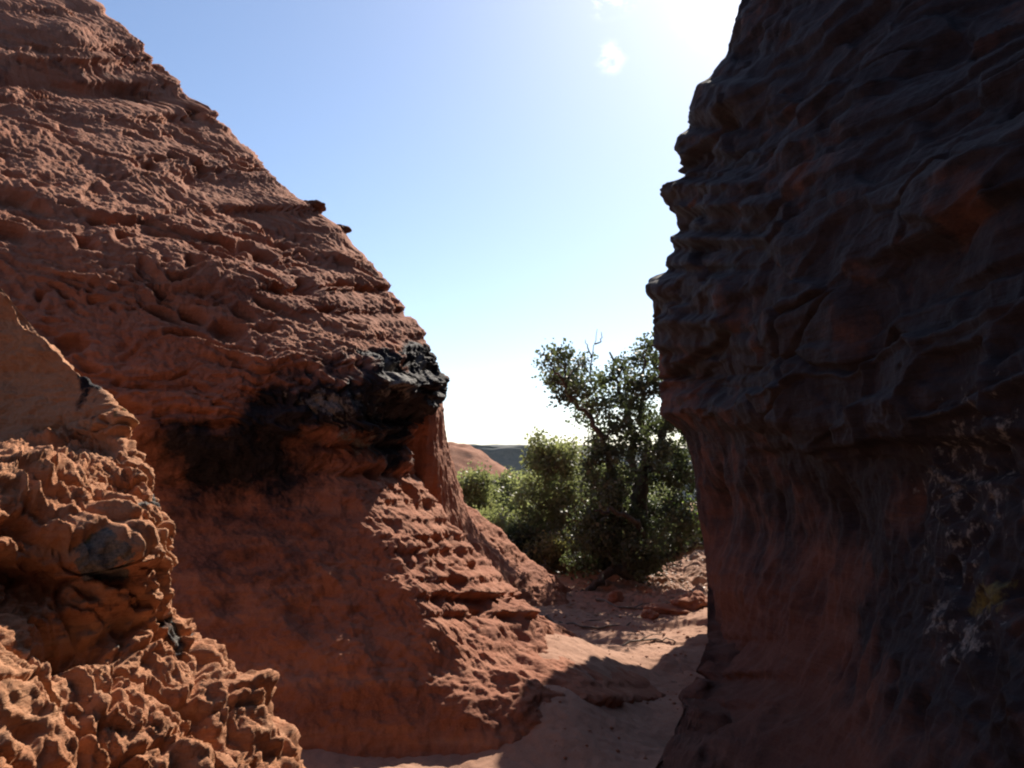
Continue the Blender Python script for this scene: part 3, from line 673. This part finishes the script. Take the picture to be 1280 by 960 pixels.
def crest(py0):
    x_, y_ = proj(V2d); m = np.abs(y_-py0) < 5; i = np.argmax(np.where(m, x_, -1e9)); return V2d.reshape(-1, 3)[i]
p_ = crest(256); stone('dark flat rock flake perched on the skyline of the big dome', p_+A(-.07, 0.05, .02), (.15, .12, .06), 1.3, M_DARK)
p_ = crest(283); stone('small dark knob jutting from the dome skyline below the flat flake', p_+A(-.04, 0.05, .015), (.09, .10, .055), 2.1, M_DARK)
def on_ground(px_, py_, up=0.0):
    D_ = 9.0
    for _ in range(12):
        b_ = P(px_, py_, D_); D_ *= 1+0.5*(b_[2]-float(ground_z(np.array(b_[0]), np.array(b_[1]))))/max(0.2, CZ-b_[2])
    b_ = P(px_, py_, D_); return A(b_[0], b_[1], float(ground_z(np.array(b_[0]), np.array(b_[1])))+up)
for lab, x_, y_, sz, sd_ in (
    ('round brown stone lying at the top of the sandy slope by the dome foot', 672, 752, (.10, .09, .09), 3.3),
    ('wedge of red rubble lying against the foot of the cliff beyond the path', 866, 758, (.22, .16, .10), 4.1),
    ('flat red slab of rubble between oak and cliff foot', 838, 764, (.24, .15, .05), 5.2),
    ('small pointed red stone under the low oak limb', 812, 772, (.10, .08, .06), 6.6),
    ('pale tilted stone among the oak roots', 770, 752, (.09, .08, .08), 7.4)):
    stone(lab, on_ground(x_, y_, sz[2]*.3), sz, sd_, M_ROCK if 'dark' not in lab else M_DARK)
for lab, pts, r_ in (
    ('long thin fallen branch lying across the sandy path', ((672, 770), (700, 778), (740, 786), (790, 782)), .018),
    ('crooked short fallen branch in front of the low stone shelf', ((700, 806), (760, 808), (820, 800), (845, 803)), .012),
    ('grey fallen branch slanting beneath the oak', ((745, 750), (790, 762), (850, 752)), .016)):
    T = Tubes(); l_ = smooth_line([on_ground(x_, y_, r_*.6) for x_, y_ in pts], 5, .012); c_ = l_[0].copy(); T.add(l_-c_, r_, r_*.4, 6)
    m_ = len(l_)//2; T.add(np.array([l_[m_], l_[m_]+A(.12, .1, .03), l_[m_]+A(.25, .16, .02)])-c_, r_*.5, r_*.2, 5)
    o = T.build('fallen_branch', M_GREYBARK); o.location = c_; tag(o, lab, 'branch', kind='thing')
n = 2600
lx, ly = RNG.normal(1.5, .75, n), RNG.uniform(8.3, 11.8, n); c_ = np.stack((lx, ly, ground_z(lx, ly)+.006), -1)
Vl, Fl, tl = leaves(c_, np.stack((RNG.normal(size=n), RNG.normal(size=n), RNG.normal(size=n)*.1), -1), .04, 1, .0)
n = 900
gx_ = np.concatenate((RNG.uniform(.2, 1.9, 500), RNG.normal(1.1, .5, 400))); gy_ = np.concatenate((RNG.uniform(4.2, 8.5, 500), RNG.uniform(7.5, 10.5, 400)))
ico = A((1, 0, 0), (-1, 0, 0), (0, 1, 0), (0, -1, 0), (0, 0, 1), (0, 0, -1)); tri = np.array([(0, 2, 4), (2, 1, 4), (1, 3, 4), (3, 0, 4), (2, 0, 5), (1, 2, 5), (3, 1, 5), (0, 3, 5)])
sz_ = 0.004+0.020*RNG.rand(n)**6
Vg = ico[None]*(0.6+0.6*RNG.rand(n, 6, 1))*A(1, .8, .6)*sz_[:, None, None]+np.stack((gx_, gy_, ground_z(gx_, gy_)+sz_*.2), -1)[:, None]
Fg = (tri[None]+6*np.arange(n)[:, None, None]).reshape(-1, 3)
zz_ = np.zeros(n*6)
tag(mesh_obj('gravel', Vg, Fg, M_ROCK, smooth=False, attrs={'varnish_shade': zz_, 'lichen': zz_, 'yellow': zz_}), kind='stuff')
Vl[:, 2] = np.repeat(c_[:, 2], 4)+(Vl[:, 2]-np.repeat(c_[:, 2], 4))*.18
M_LITTER = leaf_mat('fallen_leaves', (0.14, 0.085, 0.05), (0.30, 0.19, 0.11), 0.1)
tag(mesh_obj('leaf_litter', Vl, Fl, M_LITTER, smooth=False, attrs={'tint': tl}), kind='stuff')

# ------------------------------------------------------------------ haze
mh, nd, lk, b = new_mat('valley_air'); nd.remove(b)
pv = N(nd, 'ShaderNodeVolumePrincipled'); pv.inputs['Density'].default_value = 0.00008; pv.inputs['Color'].default_value = (0.80, 0.88, 1.0, 1); pv.inputs['Anisotropy'].default_value = 0.3
lk.new(pv.outputs[0], nd['Material Output'].inputs['Volume'])
hx, hy0, hy1, hz0, hz1 = 1200, -300, 1700, -28, 40
HV = [(x, y, z) for z in (hz0, hz1) for y in (hy0, hy1) for x in (-hx, hx)]
tag(mesh_obj('haze', HV, [(0, 2, 3, 1), (4, 5, 7, 6), (0, 1, 5, 4), (2, 6, 7, 3), (0, 4, 6, 2), (1, 3, 7, 5)], mh, smooth=False), kind='stuff')
S.cycles.volume_bounces = 1
